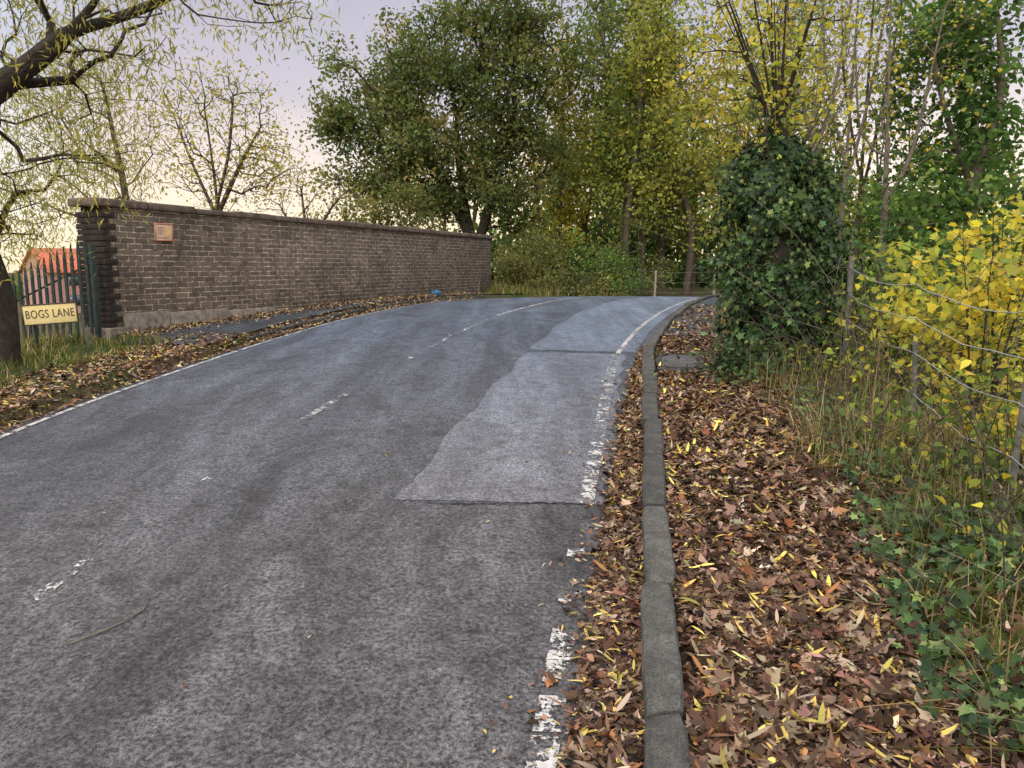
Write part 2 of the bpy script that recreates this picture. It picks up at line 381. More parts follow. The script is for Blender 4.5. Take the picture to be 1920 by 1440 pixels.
def ribbon(pts,w,dz):
    p=np.array(pts,float); V=[];F=[]
    for i in range(len(p)):
        d=p[min(i+1,len(p)-1)]-p[max(i-1,0)]; d/=np.linalg.norm(d); n=np.array([-d[1],d[0]])
        ww=w*(.2+1.1*rng.random())
        for s_ in (-.5,.5):
            q=p[i]+n*ww*s_; V.append((q[0],q[1],float(roadz(q[0],q[1]))+dz))
    for i in range(len(p)-1): F.append((2*i,2*i+1,2*i+3,2*i+2))
    return np.array(V),np.array(F)
cp=[(x_,4.43+.03*math.sin(x_*5)+rng.normal(0,.008)) for x_ in np.linspace(-.5,.42,34)]
cv=[ribbon(cp,.016,.006)]
cp=[(x_,9.68+.02*math.sin(x_*5)+rng.normal(0,.008)) for x_ in np.linspace(.4,1.35,24)]
cv.append(ribbon(cp,.016,.006))
V,F=cat(cv); mobj("crack",raw_mesh("crack",V,F),M_crack,parent=road)
V,F=strip(lambda y:R(y)+.06,lambda y:R(y)+1.15,-4,24,.02,10,.15,ground)
mobj("footpath",raw_mesh("footpath",V,F,smooth=True),M_path,kind="structure")
V,F=strip(lambda y:R(y)+.065,lambda y:R(y)+.85+.08*np.sin(y*3),10.8,24,.028,8,.15,ground)
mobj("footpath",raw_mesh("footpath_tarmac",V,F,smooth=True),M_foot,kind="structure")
wd=np.array([.3695,.929]); w0=np.array([-5.45,10.55]); wn=np.array([.929,-.3695])
def XW(y): return w0[0]+(y-w0[1])*wd[0]/wd[1]
V,F=strip(lambda y:np.maximum(XW(y)+.25+.1*np.sin(y*2.3),L(y)-1.6),lambda y:L(y)-.34,9.8,22.6,.022,8,.15,ground)
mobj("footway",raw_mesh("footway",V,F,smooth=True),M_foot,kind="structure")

# ------------------------------------------------------------ kerb stones
def kerb_mesh(seed,ln=.9,w=.14,h=.28):
    r=np.random.default_rng(seed); V=[];F=[]
    nl=10; prof=[(-w/2-.004,-h),(-w/2,-.03),(-w/2+.006,-.010),(-w/2+.022,0),(w/2-.012,.002),(w/2-.002,-.01),(w/2,-h)]
    chip=r.integers(0,nl+1,2)
    for i in range(nl+1):
        x=-ln/2+ln*i/nl; e=.010 if i in(0,nl) else 0
        for q,(a_,b_) in enumerate(prof):
            c_=(.010 if (i in chip and q in(2,3)) else 0)
            V.append((a_+(e if a_<0 else -e)+c_+r.normal(0,.002),x+r.normal(0,.001),b_-e-c_+(r.normal(0,.002) if b_>-.1 else 0)))
    k=len(prof)
    for i in range(nl):
        for j in range(k-1): F.append((i*k+j,(i+1)*k+j,(i+1)*k+j+1,i*k+j+1))
    me=bpy.data.meshes.new("kerb_stone"); me.from_pydata([tuple(map(float,v)) for v in V],[],F+[tuple(range(k)),tuple(nl*k+j for j in range(k-1,-1,-1))])
    me.materials.append(M_kerb); return me
kms=[kerb_mesh(i) for i in range(6)]
def lay_kerbs(fx,y0,y1,top,group,label,seedo=0):
    y=y0;i=0
    while y<y1:
        dx=float(fx(y+.45)-fx(y-.45))/.9; th=math.atan(dx); y2=y+.920*math.cos(th)
        ym=(y+y2)/2; sl=math.atan((float(Z(y2))-float(Z(y)))/.915)
        o=bpy.data.objects.new("kerb_stone",kms[(i*5+seedo)%6])
        o.location=(float(fx(ym))+rng.normal(0,.009),ym,float(Z(ym))+top+rng.normal(0,.005))
        o.rotation_euler=(sl,rng.normal(0,.025),-th+rng.normal(0,.012))
        link(o,label=label,category="kerb stone",group=group)
        y=y2;i+=1
lay_kerbs(R,-.33,24,.108,"kerb stones beside the footpath","weathered grey concrete kerb stone beside leaf-covered footpath")
lay_kerbs(lambda y:L(y)-.28,10.6,20,.062,"kerb stones along the brick wall side","dirty concrete kerb stone edging the narrow tarmac footway",seedo=2)

# ------------------------------------------------------------ WALL
wl=13.07; th=.42
wall=empty("parapet_wall",(w0[0],w0[1],-1.0),label="long dark sooty brick bridge parapet with stone coping",category="wall")
wall.rotation_euler=(0,0,math.atan2(wd[1],wd[0]))
def box(x0,x1,y0,y1,z0,z1):
    V=[(x,y,z) for x in(x0,x1) for y in(y0,y1) for z in(z0,z1)]
    F=[(0,1,3,2),(4,6,7,5),(0,4,5,1),(2,3,7,6),(0,2,6,4),(1,5,7,3)]
    return np.array(V,float),np.array(F)
def bev(o,w=.01,s=2):
    b=o.modifiers.new("bevel",'BEVEL'); b.width=w; b.segments=s; b.limit_method='ANGLE'; return o
V,F=cat([box(.0,wl,0,th,-1.5,1.795)]); mobj("brickwork",raw_mesh("brickwork",V,F),M_brick,parent=wall)
P=[];zc=-.6;i=0
while zc<1.73:
    o_=.020 if i%2 else .010
    P.append(box(-.035-o_,.06+.1*(i%2),-o_,th+.03+o_,zc,zc+.072)); zc+=.078;i+=1
V,F=cat(P)
bev(mobj("pier",raw_mesh("pier",V,F),simple("pier_brick",(.016,.013,.011),(.052,.041,.034),14,.9,.9,.012),parent=wall),.006)
P=[];x=-.16
while x<wl+.1:
    ln=.88; x2=min(x+ln,wl+.12); j=rng.normal(0,.007)
    P.append(box(x+.005,x2-.005,-.055+j,th+.055,1.80,1.90+rng.normal(0,.007))); x=x2
V,F=cat(P); bev(mobj("coping",raw_mesh("coping",V,F),M_cope,parent=wall),.018)
P=[];x=.17
while x<5.:
    ln=rng.uniform(.8,1.5); P.append(box(x+.003,x+ln-.003,-.04+rng.normal(0,.004),-.002,-.5,.37-.03*x)); x+=ln
P.append(box(-.09,.165,-.06,.5,-.5,.18))
V,F=cat(P); bev(mobj("plinth",raw_mesh("plinth",V,F),M_conc,parent=wall),.012)
sign=empty("wall_notice",(0,0,0),label="small faded orange notice plate fixed to the brick wall",category="sign")
def wpos(s,off,z):
    q=w0+wd*s+wn*off; return (q[0],q[1],z)
sign.location=wpos(.97,.03,.5); sign.rotation_euler=(0,0,math.atan2(wd[1],wd[0])); sign.scale=(.95,1,.95)
M_red=simple("notice_red",(.50,.17,.08),(.62,.26,.13),8,.4,.05,.001)
M_pale=simple("notice_face",(.55,.38,.27),(.72,.56,.42),6,.4,.05,.001)
M_yel=simple("notice_yellow",(.80,.45,.12),(.85,.58,.2),6,.4,.05,.001)
M_ink=simple("dark_ink",(.05,.045,.035),(.09,.08,.06),8,.6,.05,.001)
V,F=box(-.17,.17,-.008,.008,-.13,.13); bev(mobj("plate",raw_mesh("plate",V,F),M_pale,parent=sign),.003)
V,F=cat([box(-.175,.175,-.014,-.009,.114,.132),box(-.175,.175,-.014,-.009,-.132,-.114),box(-.175,-.157,-.014,-.009,-.1135,.1135),box(.157,.175,-.014,-.009,-.1135,.1135)])
mobj("border",raw_mesh("border",V,F),M_red,parent=sign)
V=np.array([(.03,-.0105,-.05),(.09,-.0105,-.05),(.135,-.0105,.01),(.09,-.0105,.07),(.03,-.0105,.07),(.06,-.0105,.01)])
me=bpy.data.meshes.new("chev"); me.from_pydata([tuple(v) for v in V],[],[(0,1,2,5),(5,2,3,4)]); mobj("arrow",me,M_yel,parent=sign)
V,F=cat([box(-.12,-.12+l_,-.012,-.0095,z_,z_+.008) for z_,l_ in ((.07,.13),(.045,.10),(.02,.13),(-.005,.09),(-.03,.12),(-.085,.2))]); mobj("lettering",raw_mesh("lt",V,F),simple("faded_ink",(.34,.17,.11),(.48,.26,.17)),parent=sign)

# ------------------------------------------------------------ steel paling fence
fa=np.array([-5.42,10.1]); fb=np.array([-7.7,11.3]); fd=(fb-fa)/np.linalg.norm(fb-fa); fl=np.linalg.norm(fb-fa)
fence=empty("paling_fence",(fa[0],fa[1],-1.1),label="dark steel paling fence with pointed tops beside the wall",category="fence")
fence.rotation_euler=(0,0,math.atan2(fd[1],fd[0]))
P=[];x=.11
while x<fl:
    dz=-.30*x+rng.normal(0,.015); w=.06; hgt=1.54
    prof=[(-w/2,-.3),(w/2,-.3),(w/2,hgt-.16),(0,hgt),(-w/2,hgt-.16)]
    V=[]
    for yy_ in(-.012,.004):
        for a_,b_ in prof: V.append((x+a_,-yy_,b_+dz))
    F=np.array([(0,1,2,4),(2,3,4,4),(5,9,7,6),(7,9,8,8),(0,4,9,5),(1,6,7,2),(2,7,8,3),(3,8,9,4)])
    P.append((np.array(V),F)); x+=.15
me=bpy.data.meshes.new("palings"); V,F=cat(P)
me.from_pydata([tuple(map(float,v)) for v in V],[],[tuple(dict.fromkeys(map(int,f))) for f in F]); mobj("paling",me,M_steel,parent=fence)
for z_ in(.2,1.16):
    V,F=smooth_tube([(0,-.02,z_),(fl,-.02,z_-.30*fl)],[.013,.013],4,1); mobj("rail",raw_mesh("rail",V,F),M_steel,parent=fence)
V,F=cat([box(-.05,.01,-.03,.03,-.3,1.38)]); bev(mobj("post",raw_mesh("post",V,F),M_steel,parent=fence),.006)
V,F=box(fl-.03,fl+.03,-.03,.03,-1.2,1.3-.30*fl); mobj("post",raw_mesh("post",V,F),M_steel,parent=fence)
# ------------------------------------------------------------ street name sign
ns=empty("street_name_sign",(-5.60,9.4,-.56),label="cream street nameplate on short legs reading BOGS LANE",category="sign")
ns.rotation_euler=(0,math.radians(-3.6),math.radians(14))
M_cream=simple("cream_plate",(.68,.53,.22),(.86,.72,.36),5,.5,.05,.001)
V,F=box(-.30,.30,-.008,.008,-.12,.12); bev(mobj("plate",raw_mesh("plate",V,F),M_cream,parent=ns),.006)
V,F=cat([box(-.308,.308,-.016,-.009,.112,.126),box(-.308,.308,-.016,-.009,-.126,-.112),box(-.308,-.292,-.016,-.009,-.1115,.1115),box(.292,.308,-.016,-.009,-.1115,.1115)])
mobj("frame",raw_mesh("fr",V,F),M_ink,parent=ns)
tc=bpy.data.curves.new("t",'FONT'); tc.body="BOGS LANE"; tc.size=.135; tc.align_x='CENTER'; tc.align_y='CENTER'; tc.extrude=.001; tc.offset=.0; tc.space_character=1.12
to=bpy.data.objects.new("t",tc); C.objects.link(to); bpy.context.view_layer.update()
dg=bpy.context.evaluated_depsgraph_get(); me=bpy.data.meshes.new_from_object(to.evaluated_get(dg)); bpy.data.objects.remove(to)
lo=mobj("lettering",me,M_ink,parent=ns); lo.location=(0,-.0115,0); lo.rotation_euler=(math.pi/2,0,0)
w_=max(v.co.x for v in me.vertices)-min(v.co.x for v in me.vertices); lo.scale=(.53/w_,1.05,1)
for x_ in(-.2,.33):
    V,F=smooth_tube([(x_,.03,.1 if x_<0 else -.02),(x_+(.06 if x_>0 else 0),.03,-.75)],[.02,.02],6,1); mobj("leg",raw_mesh("leg",V,F),M_post if x_>0 else M_steel,parent=ns)
# ------------------------------------------------------------ wire fence (footpath side)
FX=lambda y:R(y)+1.85
wf=empty("wire_fence",(float(FX(5)),5,float(ground(FX(5),5))),label="wire strand fence on slender posts along footpath edge",category="fence")
fb_=np.array(wf.location)
posts=[(2.2,.0,0),(3.95,.06,0),(5.35,-.05,.0),(7.3,.0,0),(9.6,.03,0),(12.2,.0,0),(15.,.02,0),(18.,0,0)]
tops=[]
for i,(y_,lx,ly) in enumerate(posts):
    x_=float(FX(y_)); g=float(ground(x_,y_)); hh=1.2 if i!=2 else .75
    t=(x_+lx,y_+ly,g+hh); h2=1.15; tops.append(np.array([(x_+lx*f-.03,y_-.02,g+h2*f) for f in (.3,.55,.75,.95)]))
    r_=.03 if i==3 else .018
    V,F=smooth_tube([(x_,y_,g-.2),t],[r_,r_*.9],6,3)
    mobj("post",raw_mesh("post",V-fb_,F),M_post,parent=wf)
for k in range(4):
    pts=[]
    for a_,b_ in zip(tops[:-1],tops[1:]):
        for f in np.linspace(0,1,8,endpoint=False):
            q=a_[k]+(b_[k]-a_[k])*f; q=q+np.array([0,0,-.05*math.sin(math.pi*f)])+rng.normal(0,.006,3); pts.append(q)
    pts.append(tops[-1][k]); V,F=smooth_tube(pts,[.0034]*len(pts),4,1); mobj("wire",raw_mesh("wire",V-fb_,F),M_wire,parent=wf)
ff=empty("field_fence",(5.2,27.5,-1.05),label="slim pale timber posts with wire strands beyond the bend",category="fence"); o0=np.array(ff.location)
fp=[(1.2,28.2),(3.2,27.8),(5.05,27.6),(7.15,27.6),(9.6,27.8),(12,28.4)]
M_tim=simple("pale_timber",(.20,.18,.14),(.38,.34,.27),8)
for (x_,y_) in fp:
    g=float(ground(x_,y_)); V,F=smooth_tube([(x_,y_,g-.2),(x_+rng.normal(0,.02),y_,g+1.12)],[.045,.04],6,2); mobj("post",raw_mesh("p",V-o0,F),M_tim,parent=ff)
for k in (.35,.7,1.05):
    pts=[(x_,y_-.07,float(ground(x_,y_))+k) for x_,y_ in fp]; V,F=smooth_tube(pts,[.003]*len(pts),4,3); mobj("wire",raw_mesh("w",V-o0,F),M_wire,parent=ff)
# ------------------------------------------------------------ access cover, litter bag
cy_=8.55; cx_=float(R(cy_))+.34
cov=empty("access_cover",(cx_,cy_,float(ground(cx_,cy_))+.05),label="worn dark access cover set into the leafy footpath",category="access cover")
an=np.linspace(0,2*math.pi,28,endpoint=False)
def disc(rx,ry,z0,z1,jt):
    V=[(0,0,z1)]; rr=[1+rng.normal(0,jt) for _ in an]
    for z in(z1,z0):
        for a_,q in zip(an,rr): V.append((rx*q*math.copysign(abs(math.cos(a_))**.6,math.cos(a_)),ry*q*math.copysign(abs(math.sin(a_))**.6,math.sin(a_)),z))
    n=len(an); F=[(0,1+i,1+(i+1)%n) for i in range(n)]+[(1+i,1+n+i,1+n+(i+1)%n,1+(i+1)%n) for i in range(n)]
    me=bpy.data.meshes.new("d"); me.from_pydata(V,[],F); return me
mobj("surround",disc(.27,.55,-.08,.0,.04),M_foot,parent=cov); mobj("lid",disc(.19,.36,.0,.012,.006),M_iron,parent=cov)
cov.rotation_euler=(.06,0,-.16)
bg=bpy.data.meshes.new("bag")
bm=bmesh.new(); bmesh.ops.create_icosphere(bm,subdivisions=3,radius=1)
for v in bm.verts:
    n_=float(vn(v.co.x*3+v.co.z*2,v.co.y*3,2.5,9)); v.co*=1+.3*n_; v.co.x*=.13; v.co.y*=.10; v.co.z*=.08
bm.to_mesh(bg); bm.free()
q=wpos(8.9,.35,0); lb=mobj("litter_bag",bg,simple("blue_plastic",(.02,.07,.13),(.04,.14,.25),10,.4,.3,.01),label="crumpled blue plastic bag lying at the wall base",category="bag"); lb.location=(q[0],q[1],float(ground(q[0],q[1]))+.07)
# ------------------------------------------------------------ house beyond
hs=empty("house",(-47.6,80,-4.9),label="brick house with orange tiled roof beyond the embankment",category="house"); hs.rotation_euler=(0,0,math.radians(50))
M_hb=simple("pink_brick",(.36,.20,.16),(.50,.30,.24),3); M_rt=simple("orange_tiles",(.38,.095,.055),(.54,.165,.095),5)
V=[(0,0,0),(0,7,0),(0,7,4.4),(0,3.5,6.6),(0,0,4.4),(10,0,0),(10,7,0),(10,7,4.4),(10,3.5,6.6),(10,0,4.4)]
me=bpy.data.meshes.new("hw"); me.from_pydata(V,[],[(0,4,3,2,1),(5,6,7,8,9),(0,5,9,4),(1,2,7,6)]); mobj("wall",me,M_hb,parent=hs)
V,F=cat([(np.array([(-.3,-.3,4.25),(10.3,-.3,4.25),(10.3,3.5,6.75),(-.3,3.5,6.75),(-.3,-.3,4.4),(10.3,-.3,4.4),(10.3,3.5,6.9),(-.3,3.5,6.9)],float),np.array([(0,3,2,1),(4,5,6,7),(0,1,5,4),(0,4,7,3),(1,2,6,5),(2,3,7,6)])),
 (np.array([(-.3,7.3,4.25),(10.3,7.3,4.25),(10.3,3.52,6.75),(-.3,3.52,6.75),(-.3,7.3,4.4),(10.3,7.3,4.4),(10.3,3.52,6.9),(-.3,3.52,6.9)],float),np.array([(0,1,2,3),(4,7,6,5),(0,4,5,1),(0,3,7,4),(1,5,6,2),(2,6,7,3)]))])
ro=mobj("roof",raw_mesh("roof",V,F),M_rt,parent=hs)
V,F=box(7,7.9,3.1,4.0,6.5,8.0); mobj("chimney",raw_mesh("ch",V,F),M_hb,parent=ro)
M_gl=simple("window_glass",(.05,.06,.07),(.10,.12,.14),2,.15)
for x_,z_ in((2,3),(6,3),(2,.9),(6,.9)):
    V,F=box(x_,x_+1.3,-.06,-.01,z_,z_+1.1); mobj("window",raw_mesh("wi",V,F),M_gl,parent=hs)

# ------------------------------------------------------------ LEAF LITTER
BR=[(.115,.066,.044),(.175,.108,.072),(.052,.034,.025),(.29,.21,.145),(.22,.105,.048),(.50,.38,.10),(.40,.33,.21)]
def litter(name,x,y,z,sc=1.,wts=(3,2.8,3.0,1.8,1.0,.4,.6),yel=.32,tilt=.32):
    k_ok=((x-cx_)/.2)**2+((y-cy_)/.42)**2>1
    x,y,z=x[k_ok],y[k_ok],z[k_ok]
    n=len(x); Ts=[T_m4,T_m2,T_m3,T_l1,T_l2,T_l3,T_o1,T_o2,T_o3]; ss=[.056,.056,.064,.073,.073,.073,.036,.04,.04]
    k=rng.choice(9,n,p=np.array([.8,.8,.8,1.3,1.3,1.3,2,2,2])/12.3); parts=[]
    for i,T in enumerate(Ts):
        s=k==i; m_=int(s.sum())
        if m_==0: continue
        nn=np.stack([rng.normal(0,tilt,m_),rng.normal(0,tilt,m_),np.ones(m_)],1)
        flip=rng.random(m_)<.3; nn[flip]*=-1
        w=list(wts)
        if i in(3,4,5): w[5]+=yel*8
        if i<3: w[5]*=.3; w[6]*=.25
        pos=np.stack([x[s],y[s],z[s]],1)
        parts.append(batch("x",T,pos,frames(nn),ss[i]*sc*np.exp(np.clip(rng.normal(0,.28,m_),-.7,.42)),palette(m_,BR,w,.36)))
    return mobj(name,merge(name,parts),M_lit,kind="stuff")
n=23000; y=1.7+(rng.random(n)**1.4)*6.3; x=R(y)+.075+rng.random(n)*1.1; z=ground(x,y)+.022+rng.random(n)*.018
n2=6500; y2=7.5+rng.random(n2)*8; x2=R(y2)+.08+rng.random(n2)*1.1; z2=ground(x2,y2)+.025+rng.random(n2)*.015; s_=rng.random(n2)<np.interp(y2,[9,12,15],[1,.6,.4])
litter("leaf_litter",np.r_[x,x2[s_]],np.r_[y,y2[s_]],np.r_[z,z2[s_]])
n=8500; y=1.7+(rng.random(n)**1.25)*8.5; wdt=np.interp(y,[1.7,3,4,5.5,7.5,10],[.28,.25,.22,.19,.12,.04]); t=rng.random(n)**1.25; t=np.where(rng.random(n)<.1,t*1.5,t)
x=R(y)-.08-t*wdt; z=roadz(x,y)+.01+rng.random(n)*.02*(1-np.minimum(t,1))
litter("leaf_litter",x,y,z,.85,yel=.5,tilt=.25)
n=6500; y=4.5+rng.random(n)*6.3; x=L(y)-.08-rng.random(n)**1.1*1.12
z=np.maximum(ground(x,y),roadz(x,y)*(L(y)-x<.14)+(-9)*(L(y)-x>=.14))+.01+rng.random(len(x))*.015
n2=4000; y2=10+rng.random(n2)*9.5; x2=L(y2)-.07-np.abs(rng.normal(0,.13,n2)); z2=np.maximum(ground(x2,y2),roadz(x2,y2)*(L(y2)-x2<.14)+(-9)*(L(y2)-x2>=.14))+.012+rng.random(n2)*.02
n3=4000; s3=rng.random(n3)**1.2*11.5; o3=.06+np.abs(rng.normal(0,.3,n3)); x3=w0[0]+wd[0]*s3+wn[0]*o3; y3=w0[1]+wd[1]*s3+wn[1]*o3; s_=x3<L(y3)-.1; x3,y3=x3[s_],y3[s_]; z3=ground(x3,y3)+.03+rng.random(len(x3))*.015
litter("leaf_litter",np.r_[x,x2,x3],np.r_[y,y2,y3],np.r_[z,z2,z3],.95,wts=(2.0,3,.8,3.2,1.2,1.4,1.8),yel=.4,tilt=.22)
n=60; y=2+rng.random(n)*14; x=L(y)+.1+rng.random(n)*(R(y)-L(y)-.3)
litter("leaf_litter",x,y,roadz(x,y)+.008,.55,wts=(1,1,1,2,1,1.5,2),tilt=.12)
n=160; y=2+rng.random(n)**1.5*6; x=R(y)-.3-np.abs(rng.normal(0,.18,n))
litter("leaf_litter",x,y,roadz(x,y)+.008,.6,wts=(2,2,1,2,1,1.5,1),tilt=.12)
x=np.array([-.84,-.12,-.45]); y=np.array([2.95,4.15,6.]); litter("leaf_litter",x,y,roadz(x,y)+.01,.9,wts=(0,0,0,1,0,1,3),tilt=.15)
tw,tf=smooth_tube([(-1.78,2.9,float(roadz(-1.78,2.9))+.006),(-1.66,3.02,float(roadz(-1.66,3.02))+.012),(-1.60,3.16,float(roadz(-1.6,3.16))+.006),(-1.62,3.26,float(roadz(-1.62,3.26))+.008)],[.003,.005,.004,.002],5,4)
mobj("twig",raw_mesh("twig",tw,tf),M_barkl,label="thin curved fallen twig lying on the tarmac",category="twig")

# ------------------------------------------------------------ grasses and ground plants
def blades(x,y,z,h,col,lean=.35,w=.006):
    n=len(x); a=rng.random(n)*6.28; d=np.stack([np.cos(a),np.sin(a),np.zeros(n)],1); s=np.stack([-np.sin(a),np.cos(a),np.zeros(n)],1)
    ln=np.abs(rng.normal(0,lean,n)); V=[]
    for i,f in enumerate((0,.4,.75,1.)):
        c=np.stack([x,y,z],1)+d*(ln*h*f*f)[:,None]; c[:,2]+=h*f*(1-.25*ln*f)
        ww=w*(1-f)**.6+.0004
        V+= [c-s*ww,c+s*ww]
    V=np.stack(V,1); F=np.array([(0,1,3),(0,3,2),(2,3,5),(2,5,4),(4,5,7),(4,7,6)])
    FF=(F[None]+(np.arange(n)*8)[:,None,None]).reshape(-1,3)
    return V.reshape(-1,3),FF,np.repeat(col,8,axis=0)
def grass(n,k,yr,off,hm,cols,wts,side=1,lean=.4,w=.006,sp=.09):
    cy=yr[0]+rng.random(k)*(yr[1]-yr[0]); co_=off[0]+rng.random(k)*(off[1]-off[0])
    cx=(R(cy)+co_) if side>0 else (L(cy)-co_)
    i=rng.integers(0,k,n); x=cx[i]+rng.normal(0,sp,n); y=cy[i]+rng.normal(0,sp,n); z=ground(x,y)-.01
    return blades(x,y,z,hm*np.exp(rng.normal(0,.35,n)),palette(n,cols,wts,.25),lean,w)
DRY=[(.36,.27,.15),(.25,.17,.09),(.44,.35,.20)]; GRN=[(.08,.12,.022),(.13,.17,.035),(.06,.085,.02)]
mobj("verge_grass",merge("g",[grass(2500,60,(4.4,8.5),(1.15,2.0),.28,DRY+GRN,(3,3,2,1,1,1),lean=1.1,w=.003,sp=.13),
  grass(3400,60,(1.8,5.5),(1.1,2.),.18,GRN+DRY,(3,2,2,1.5,1.5,1),lean=.9,w=.0035),
  grass(2500,60,(8,17),(.9,1.9),.28,GRN+DRY,(2,2,2,1,1,.5),lean=.7,w=.005),
  grass(6500,110,(5.4,10.2),(1.0,2.8),.10,GRN+DRY,(3,3,2,1,1,1),side=-1,lean=.7,w=.005,sp=.13),
  grass(1200,50,(7.,10.2),(1.9,3.),.16,GRN+DRY,(2,2,1,3,3,3),side=-1,lean=.6,w=.005,sp=.12),
  grass(5000,120,(21.5,27),(.5,4.),.24,GRN+DRY,(3,3,3,1,2,1),side=-1,lean=.7,w=.01,sp=.25)]),M_grass,kind="stuff")
IV=[(.034,.066,.020),(.052,.090,.027),(.080,.125,.036),(.020,.040,.016),(.20,.23,.07)]
n=11500; y=1.7+rng.random(n)**1.1*4.8; x=R(y)+np.interp(y,[1.7,3.5,6],[.84,1.0,1.15])+.10*vn(y,y,3,3)+np.abs(rng.random(n))**.8*1.7; den=vn(x,y,5,4); s=(den>-.2); x=x[s];y=y[s];n=len(x)
z=ground(x,y)+.03+rng.random(n)*.13
nn=rndn(n,1.2); nn[:,0]-=.4; nn[:,1]-=.4
mobj("ivy_ground_cover",merge("ig",[batch("x",T_i,np.stack([x,y,z],1),frames(nn),.043*np.exp(np.clip(rng.normal(0,.3,n),-.8,.45)),palette(n,IV,(3,3,2.2,2,.4),.35))]),M_ivy,kind="stuff")
n=2600; y=1.8+rng.random(n)*5; x=R(y)+1.1+rng.random(n)*1.2; litter("leaf_litter",x,y,ground(x,y)+.03+rng.random(n)*.08,.9,tilt=.6)
def stems(name,num,mat,yr,off,hr,sp,r0):
    P=[]
    for i in range(num):
        y_=rng.uniform(*yr); x_=float(R(y_))+rng.uniform(*off); g=float(ground(x_,y_)); h=rng.uniform(*hr)
        dx,dy=rng.normal(0,sp,2); P.append(smooth_tube([(x_,y_,g-.05),(x_+dx*.3,y_+dy*.3,g+h*.5),(x_+dx*.8,y_+dy*.8,g+h*.85),(x_+dx*1.5,y_+dy*1.4,g+h*rng.uniform(.45,1.15))],[r0,r0*.85,r0*.6,r0*.25],3,4))
    V,F=cat(P); mobj(name,raw_mesh(name,V,F,smooth=True),mat,kind="stuff")
stems("bramble_stems",300,M_bark,(2.4,10),(1.2,2.8),(.3,1.1),.36,.0045)
stems("bramble_stems",80,M_barkl,(3.2,9),(1.4,3.2),(.6,1.8),.5,.004)
n=5000; y=rng.uniform(3.2,9.5,n); x=R(y)+rng.uniform(1.3,2.9,n); den=vn(x,y,4,11); s=den>-.25; x=x[s];y=y[s];n=len(x); z=ground(x,y)+np.abs(rng.normal(0,.42,n))*(.7+.6*vn(x,y,3,12))
mobj("bramble_leaves",merge("bl",[batch("x",T_o1,np.stack([x,y,z],1),frames(rndn(n,.6)),.046*np.exp(rng.normal(0,.3,n)),palette(n,[(.50,.42,.07),(.28,.31,.06),(.13,.19,.05),(.08,.12,.035)],(1,1.5,2.6,2.4),.3))]),M_leaf,kind="stuff")

# ------------------------------------------------------------ IVY COLUMN
bx,by=2.78,8.0; bz=float(ground(bx,by))
iv=empty("ivy_covered_stump",(bx,by,bz),label="tree stump smothered in dark green ivy",category="tree stump")
hh=np.array([0,.4,.9,1.4,1.8,2.05,2.25,2.42]); rad=np.array([.52,.48,.52,.51,.45,.36,.22,.06])
V,F=smooth_tube([(.05*math.sin(h*2)-.05*h,0,h-.15) for h in hh],rad*.62,14,5)
ang=np.arctan2(V[:,1],V[:,0]); V[:,:2]*=(1+.14*np.sin(ang*3+V[:,2]*2)+.08*np.sin(ang*7+V[:,2]*5))[:,None]
mobj("trunk",raw_mesh("st",V,F,smooth=True),M_barkd,parent=iv)
n=12500; h=rng.random(n)**.95*2.42; a_=rng.random(n)*6.283
lump=1+.12*np.sin(a_*2+h*1.6)+.12*np.sin(a_*5-h*4)+.14*np.sin(h*7+a_*2)+.12*np.sin(h*13-a_*4)
r0=np.interp(h,hh,rad)*lump*(.6+.5*rng.random(n))
pos=np.stack([r0*np.cos(a_)*1.08+.05*np.sin(h*2)-.05*h,r0*np.sin(a_),h],1); nn=np.stack([np.cos(a_),np.sin(a_),.4+0*a_],1)+rng.normal(0,.5,(n,3)); yy_=rng.normal(0,.5,(n,3)); yy_[:,2]-=1
parts=[batch("x",T_i,pos,frames(nn,yy_),.051*np.exp(rng.normal(0,.3,n)),palette(n,IV,(3,2.5,1.2,3.4,.15),.42))]
for k in range(70):
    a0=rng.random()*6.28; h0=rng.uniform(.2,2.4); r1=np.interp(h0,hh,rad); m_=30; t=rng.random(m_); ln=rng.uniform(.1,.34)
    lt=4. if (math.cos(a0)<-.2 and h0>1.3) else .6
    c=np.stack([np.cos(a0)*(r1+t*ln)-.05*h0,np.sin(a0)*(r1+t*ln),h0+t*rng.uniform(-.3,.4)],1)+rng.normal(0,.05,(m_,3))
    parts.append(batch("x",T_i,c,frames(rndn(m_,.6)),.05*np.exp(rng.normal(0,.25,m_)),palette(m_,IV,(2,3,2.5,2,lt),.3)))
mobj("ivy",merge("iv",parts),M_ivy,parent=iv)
P=[]
for k in range(44):
    a0=rng.random()*6.28; h0=rng.uniform(.4,2.3) if k<22 else rng.uniform(1.6,2.3); r1=float(np.interp(h0,hh,rad)); l_=rng.uniform(.3,.95)
    p0=np.array([math.cos(a0)*r1*.4-.05*h0,math.sin(a0)*r1*.4,h0]); dd=np.array([math.cos(a0)*.6,math.sin(a0)*.6,rng.uniform(.3,1.6)]); dd/=np.linalg.norm(dd)
    P.append(smooth_tube([p0,p0+dd*l_*.6,p0+dd*l_*1.3+rng.normal(0,.1,3)],[.009,.006,.002],4,4))
V,F=cat(P); mobj("dead_twig",raw_mesh("dtw",V,F),M_bark,parent=iv)
n=1500; x=bx+rng.normal(0,.45,n); y=by-.3+rng.normal(0,.4,n); z=ground(x,y)+rng.random(n)*.25
mobj("ivy_ground_cover",merge("ig2",[batch("x",T_i,np.stack([x,y,z],1),frames(rndn(n,1.)),.05*np.exp(rng.normal(0,.25,n)),palette(n,IV,(3,3,2,2,.5),.3))]),M_ivy,kind="stuff")

